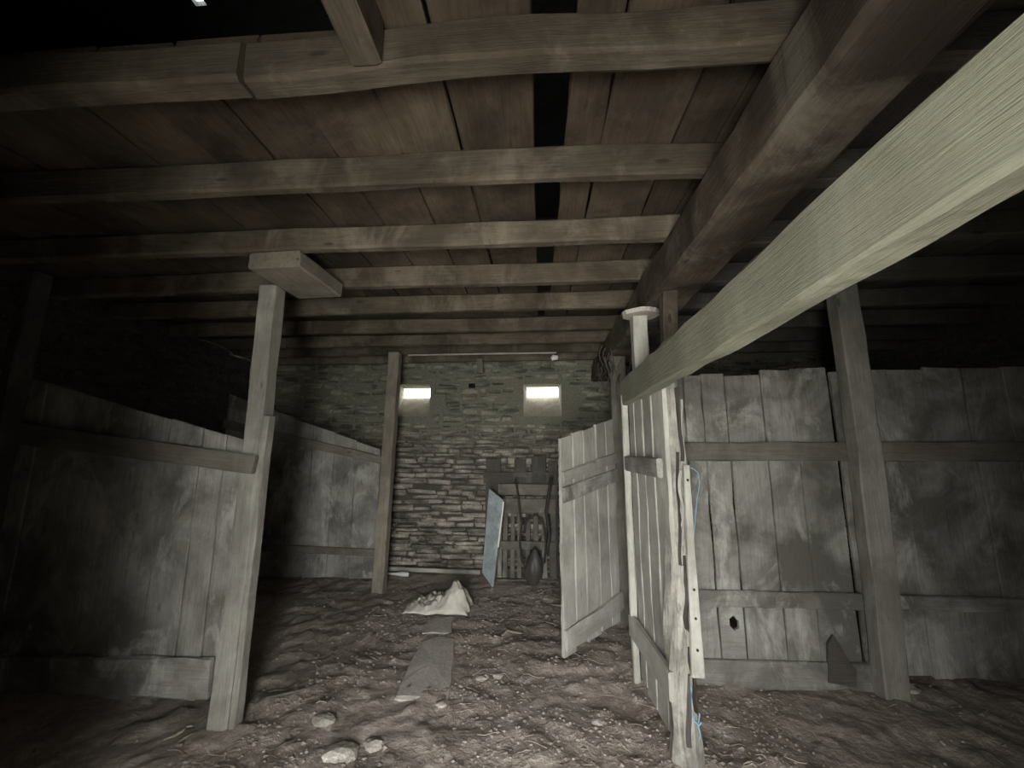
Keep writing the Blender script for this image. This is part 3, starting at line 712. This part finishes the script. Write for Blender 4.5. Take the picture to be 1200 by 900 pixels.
# wire mesh in the left window
bm = bmesh.new(); o_ = WIN[0]['o']
x = o_[0]
while x < o_[1]:
    tube_bm(bm, [(x, YO - .03, o_[2] - .02), (x, YO - .03, o_[3])], .0015, 3); x += .02
z = o_[2]
while z < o_[3]:
    tube_bm(bm, [(o_[0], YO - .03, z), (o_[1], YO - .03, z)], .0015, 3); z += .02
tag(stuff(mesh_obj('wire_mesh', bm, M_IRON)), 'fine wire mesh across the left window', 'mesh')

# ------------------------------------------------------------------ on the floor
def fz(x, y): return floor_z(x, y)
# paving slabs half buried
def slab(pts, h, label):
    ps = [at(*p, Z=0) for p in pts]; cx_ = sum((p for p in ps), Vector()) / len(ps)
    zt = max(fz(cx_.x + dx, cx_.y + dy) for dx in (-.15, 0, .15) for dy in (-.3, -.1, .1, .3)) + h
    pp = []
    for a, b in zip(ps, ps[1:] + ps[:1]):
        for t in (0, .33, .66):
            p = a.lerp(b, t); p = p + Vector((random.uniform(-.012, .012), random.uniform(-.012, .012), 0)); pp.append(p)
    bm = bmesh.new()
    lo = [bm.verts.new((p.x, p.y, -.05)) for p in pp]; mi = [bm.verts.new((p.x, p.y, zt - .012)) for p in pp]
    up_ = [bm.verts.new((p.x + (cx_.x - p.x) * .05, p.y + (cx_.y - p.y) * .05, zt + random.uniform(-.003, .003))) for p in pp]
    ce = bm.verts.new((cx_.x, cx_.y, zt + .004)); n = len(pp)
    for k in range(n):
        q = (k + 1) % n
        bm.faces.new((lo[k], lo[q], mi[q], mi[k])); bm.faces.new((mi[k], mi[q], up_[q], up_[k])); bm.faces.new((up_[k], up_[q], ce))
    return tag(mesh_obj('paving_stone', bm, M_SLAB), label, 'stone')
slab([(462, 817), (527, 821), (531, 785), (533, 748), (512, 745), (492, 752), (478, 785)], .004, 'long flat paving slab bedded in the mud in the middle of the aisle')
slab([(494, 742), (531, 742), (530, 722), (502, 724)], -.002, 'small flat slab just beyond the long paving slab')

# crumpled pale sack
bm = bmesh.new(); nx, ny = 44, 30
A0, B0 = at(472, 719, Z=0), at(547, 716, Z=0)
vv = []
for j in range(ny + 1):
    for i in range(nx + 1):
        u, v = i / nx, j / ny
        x = lerp(A0.x, B0.x + .03, u); y = 4.20 + v * .42
        env = (math.sin(math.pi * min(1, max(0, v))) ** .6) * (math.sin(math.pi * u) ** .35 if 0 < u < 1 else 0)
        peak = max(0, 1 - ((u - .80) / .22) ** 2 * (1 if u < .8 else 1.3)) * max(0, 1 - ((v - .45) / .6) ** 2)
        ridge = max(0, 1 - abs(u - .8) / .8) * .08
        hgt = env * (.035 + ridge + .16 * peak ** 1.3 + .05 * abs(noise.noise(Vector((u * 6, v * 5, 2)))) + .07 * abs(noise.noise(Vector((u * 15, v * 11, 5)))))
        y += .06 * noise.noise(Vector((u * 4, 3, 0))) * (1 if v < .5 else -1); x += .03 * noise.noise(Vector((v * 5, u * 3, 8)))
        vv.append(bm.verts.new((x, y, fz(x, y) * .3 + .012 + hgt)))
for j in range(ny):
    for i in range(nx):
        a = j * (nx + 1) + i; bm.faces.new((vv[a], vv[a + 1], vv[a + nx + 2], vv[a + nx + 1]))
so_ = tag(mesh_obj('crumpled_sack', bm, M_SACK, smooth=True), 'crumpled pale plastic sack lying on the mud in mid aisle', 'sack')
md = so_.modifiers.new('thick', 'SOLIDIFY'); md.thickness = .008

# clods and stones
spots = [((400, 882), .075, 'pale clod of dried dung near the bottom edge, left of centre'), ((440, 868), .05, 'smaller pale clod beside the large one near the bottom edge'),
         ((380, 845), .055, 'brown lump behind the pale clods at lower left of the aisle'), ((455, 706), .045, 'squarish grey stone at the foot of the far left post'),
         ((565, 793), .035, 'small pink grey stone right of the paving slab'), ((700, 843), .03, 'small round pale pebble near the gate panel'),
         ((517, 826), .03, 'small pale clod at the near end of the paving slab'), ((641, 684), .028, 'white pebble at the foot of the pallet by the open door'),
         ((583, 791), .03, 'pale flake right of the small pink grey stone'), ((1058, 806), .07, 'dim grey stone at the foot of the right post')]
for k, (p, r_, lb) in enumerate(spots):
    q = at(*p, Z=0); bm = bmesh.new(); bmesh.ops.create_icosphere(bm, subdivisions=2, radius=r_)
    for v in bm.verts:
        v.co *= 1 + .35 * noise.noise(v.co / r_ * 1.2 + Vector((k * 7, 0, 0))); v.co.z *= .5; v.co.x *= 1.3
    tag(mesh_obj('stone', bm, M_CLOD, Matrix.Translation((q.x, q.y, fz(q.x, q.y) + r_ * .15))), lb, 'stone')
# long straws and roots that can be told apart
for k, (a, b, lb) in enumerate((((192, 862), (232, 846), 'pale root lying in the shade at the foot of the near left partition'), ((203, 878), (226, 858), 'second pale root crossing below the near left partition'),
                     ((645, 707), (690, 712), 'pale stick on the mud before the open door'), ((588, 745), (612, 738), 'short pale stick between sack and open door'), ((300, 828), (372, 805), 'grey root lying on the mud right of the capped post'))):
    A1, B1 = at(*a, Z=0), at(*b, Z=0); bm = bmesh.new(); pts = []
    for s in range(7):
        t = s / 6; p_ = A1.lerp(B1, t); p_.x += .02 * math.sin(t * 6 + k); p_.y += .03 * math.sin(t * 4.2 + k * 2); p_.z = fz(p_.x, p_.y) + .012; pts.append(p_)
    tube_bm(bm, pts, [.004, .008, .009, .009, .008, .006, .003], 6)
    tag(mesh_obj('stick', bm, M_STRAW if k != 4 else M_PALLET, smooth=True), lb, 'stick')
# straw litter, chips and crumbs: nobody could count them
rr = random.Random(77)
def litter(name, n, fn, mat, label):
    bm = bmesh.new()
    for _ in range(n): fn(bm)
    return tag(stuff(mesh_obj(name, bm, mat)), label, name.split('_')[0])
def rnd_pos(aisle=.7):
    while True:
        if rr.random() < aisle: x, y = rr.uniform(-1.7, 1.5), rr.uniform(1.4, 5.0)
        else: x, y = rr.uniform(-3.8, 4.1), rr.uniform(1.0, 5.4)
        if noise.noise(Vector((x * 1.7, y * 1.7, 9))) > rr.uniform(-.5, .35): return x, y
def straw(bm):
    x, y = rnd_pos(); L = rr.uniform(.03, .13); a = rr.uniform(0, 6.28); bend = rr.uniform(-.5, .5); pts = []
    for s in range(4):
        t = s / 3; px_, py_ = x + math.cos(a + bend * t) * L * t, y + math.sin(a + bend * t) * L * t
        pts.append((px_, py_, fz(px_, py_) + .006 + .01 * t * rr.random()))
    tube_bm(bm, pts, rr.uniform(.001, .0022), 3)
litter('straw_litter', 750, straw, M_STRAW, 'scattered straw trodden into the mud floor')
def chip(bm, smin=.004, smax=.014):
    x, y = rnd_pos(); s = rr.uniform(smin, smax) * (.6 + .4 * rr.random()); z0 = fz(x, y) + s * .2
    vs2 = [bm.verts.new((x + s * rr.uniform(.6, 1.3) * dx, y + s * rr.uniform(.6, 1.3) * dy, z0 + s * .6 * rr.uniform(.5, 1.2) * dz)) for dx, dy, dz in ((1, 0, 0), (0, 1, 0), (-1, 0, 0), (0, -1, 0), (0, 0, 1), (0, 0, -1))]
    for f in ((0, 1, 4), (1, 2, 4), (2, 3, 4), (3, 0, 4), (1, 0, 5), (2, 1, 5), (3, 2, 5), (0, 3, 5)): bm.faces.new([vs2[q] for q in f])
litter('chip_litter', 900, chip, M_CHIP, 'small pale chips strewn over the mud floor')
litter('crumb_litter', 5000, lambda b_: chip(b_, .006, .02), M_MUD, 'crumbs and clods of trampled mud')
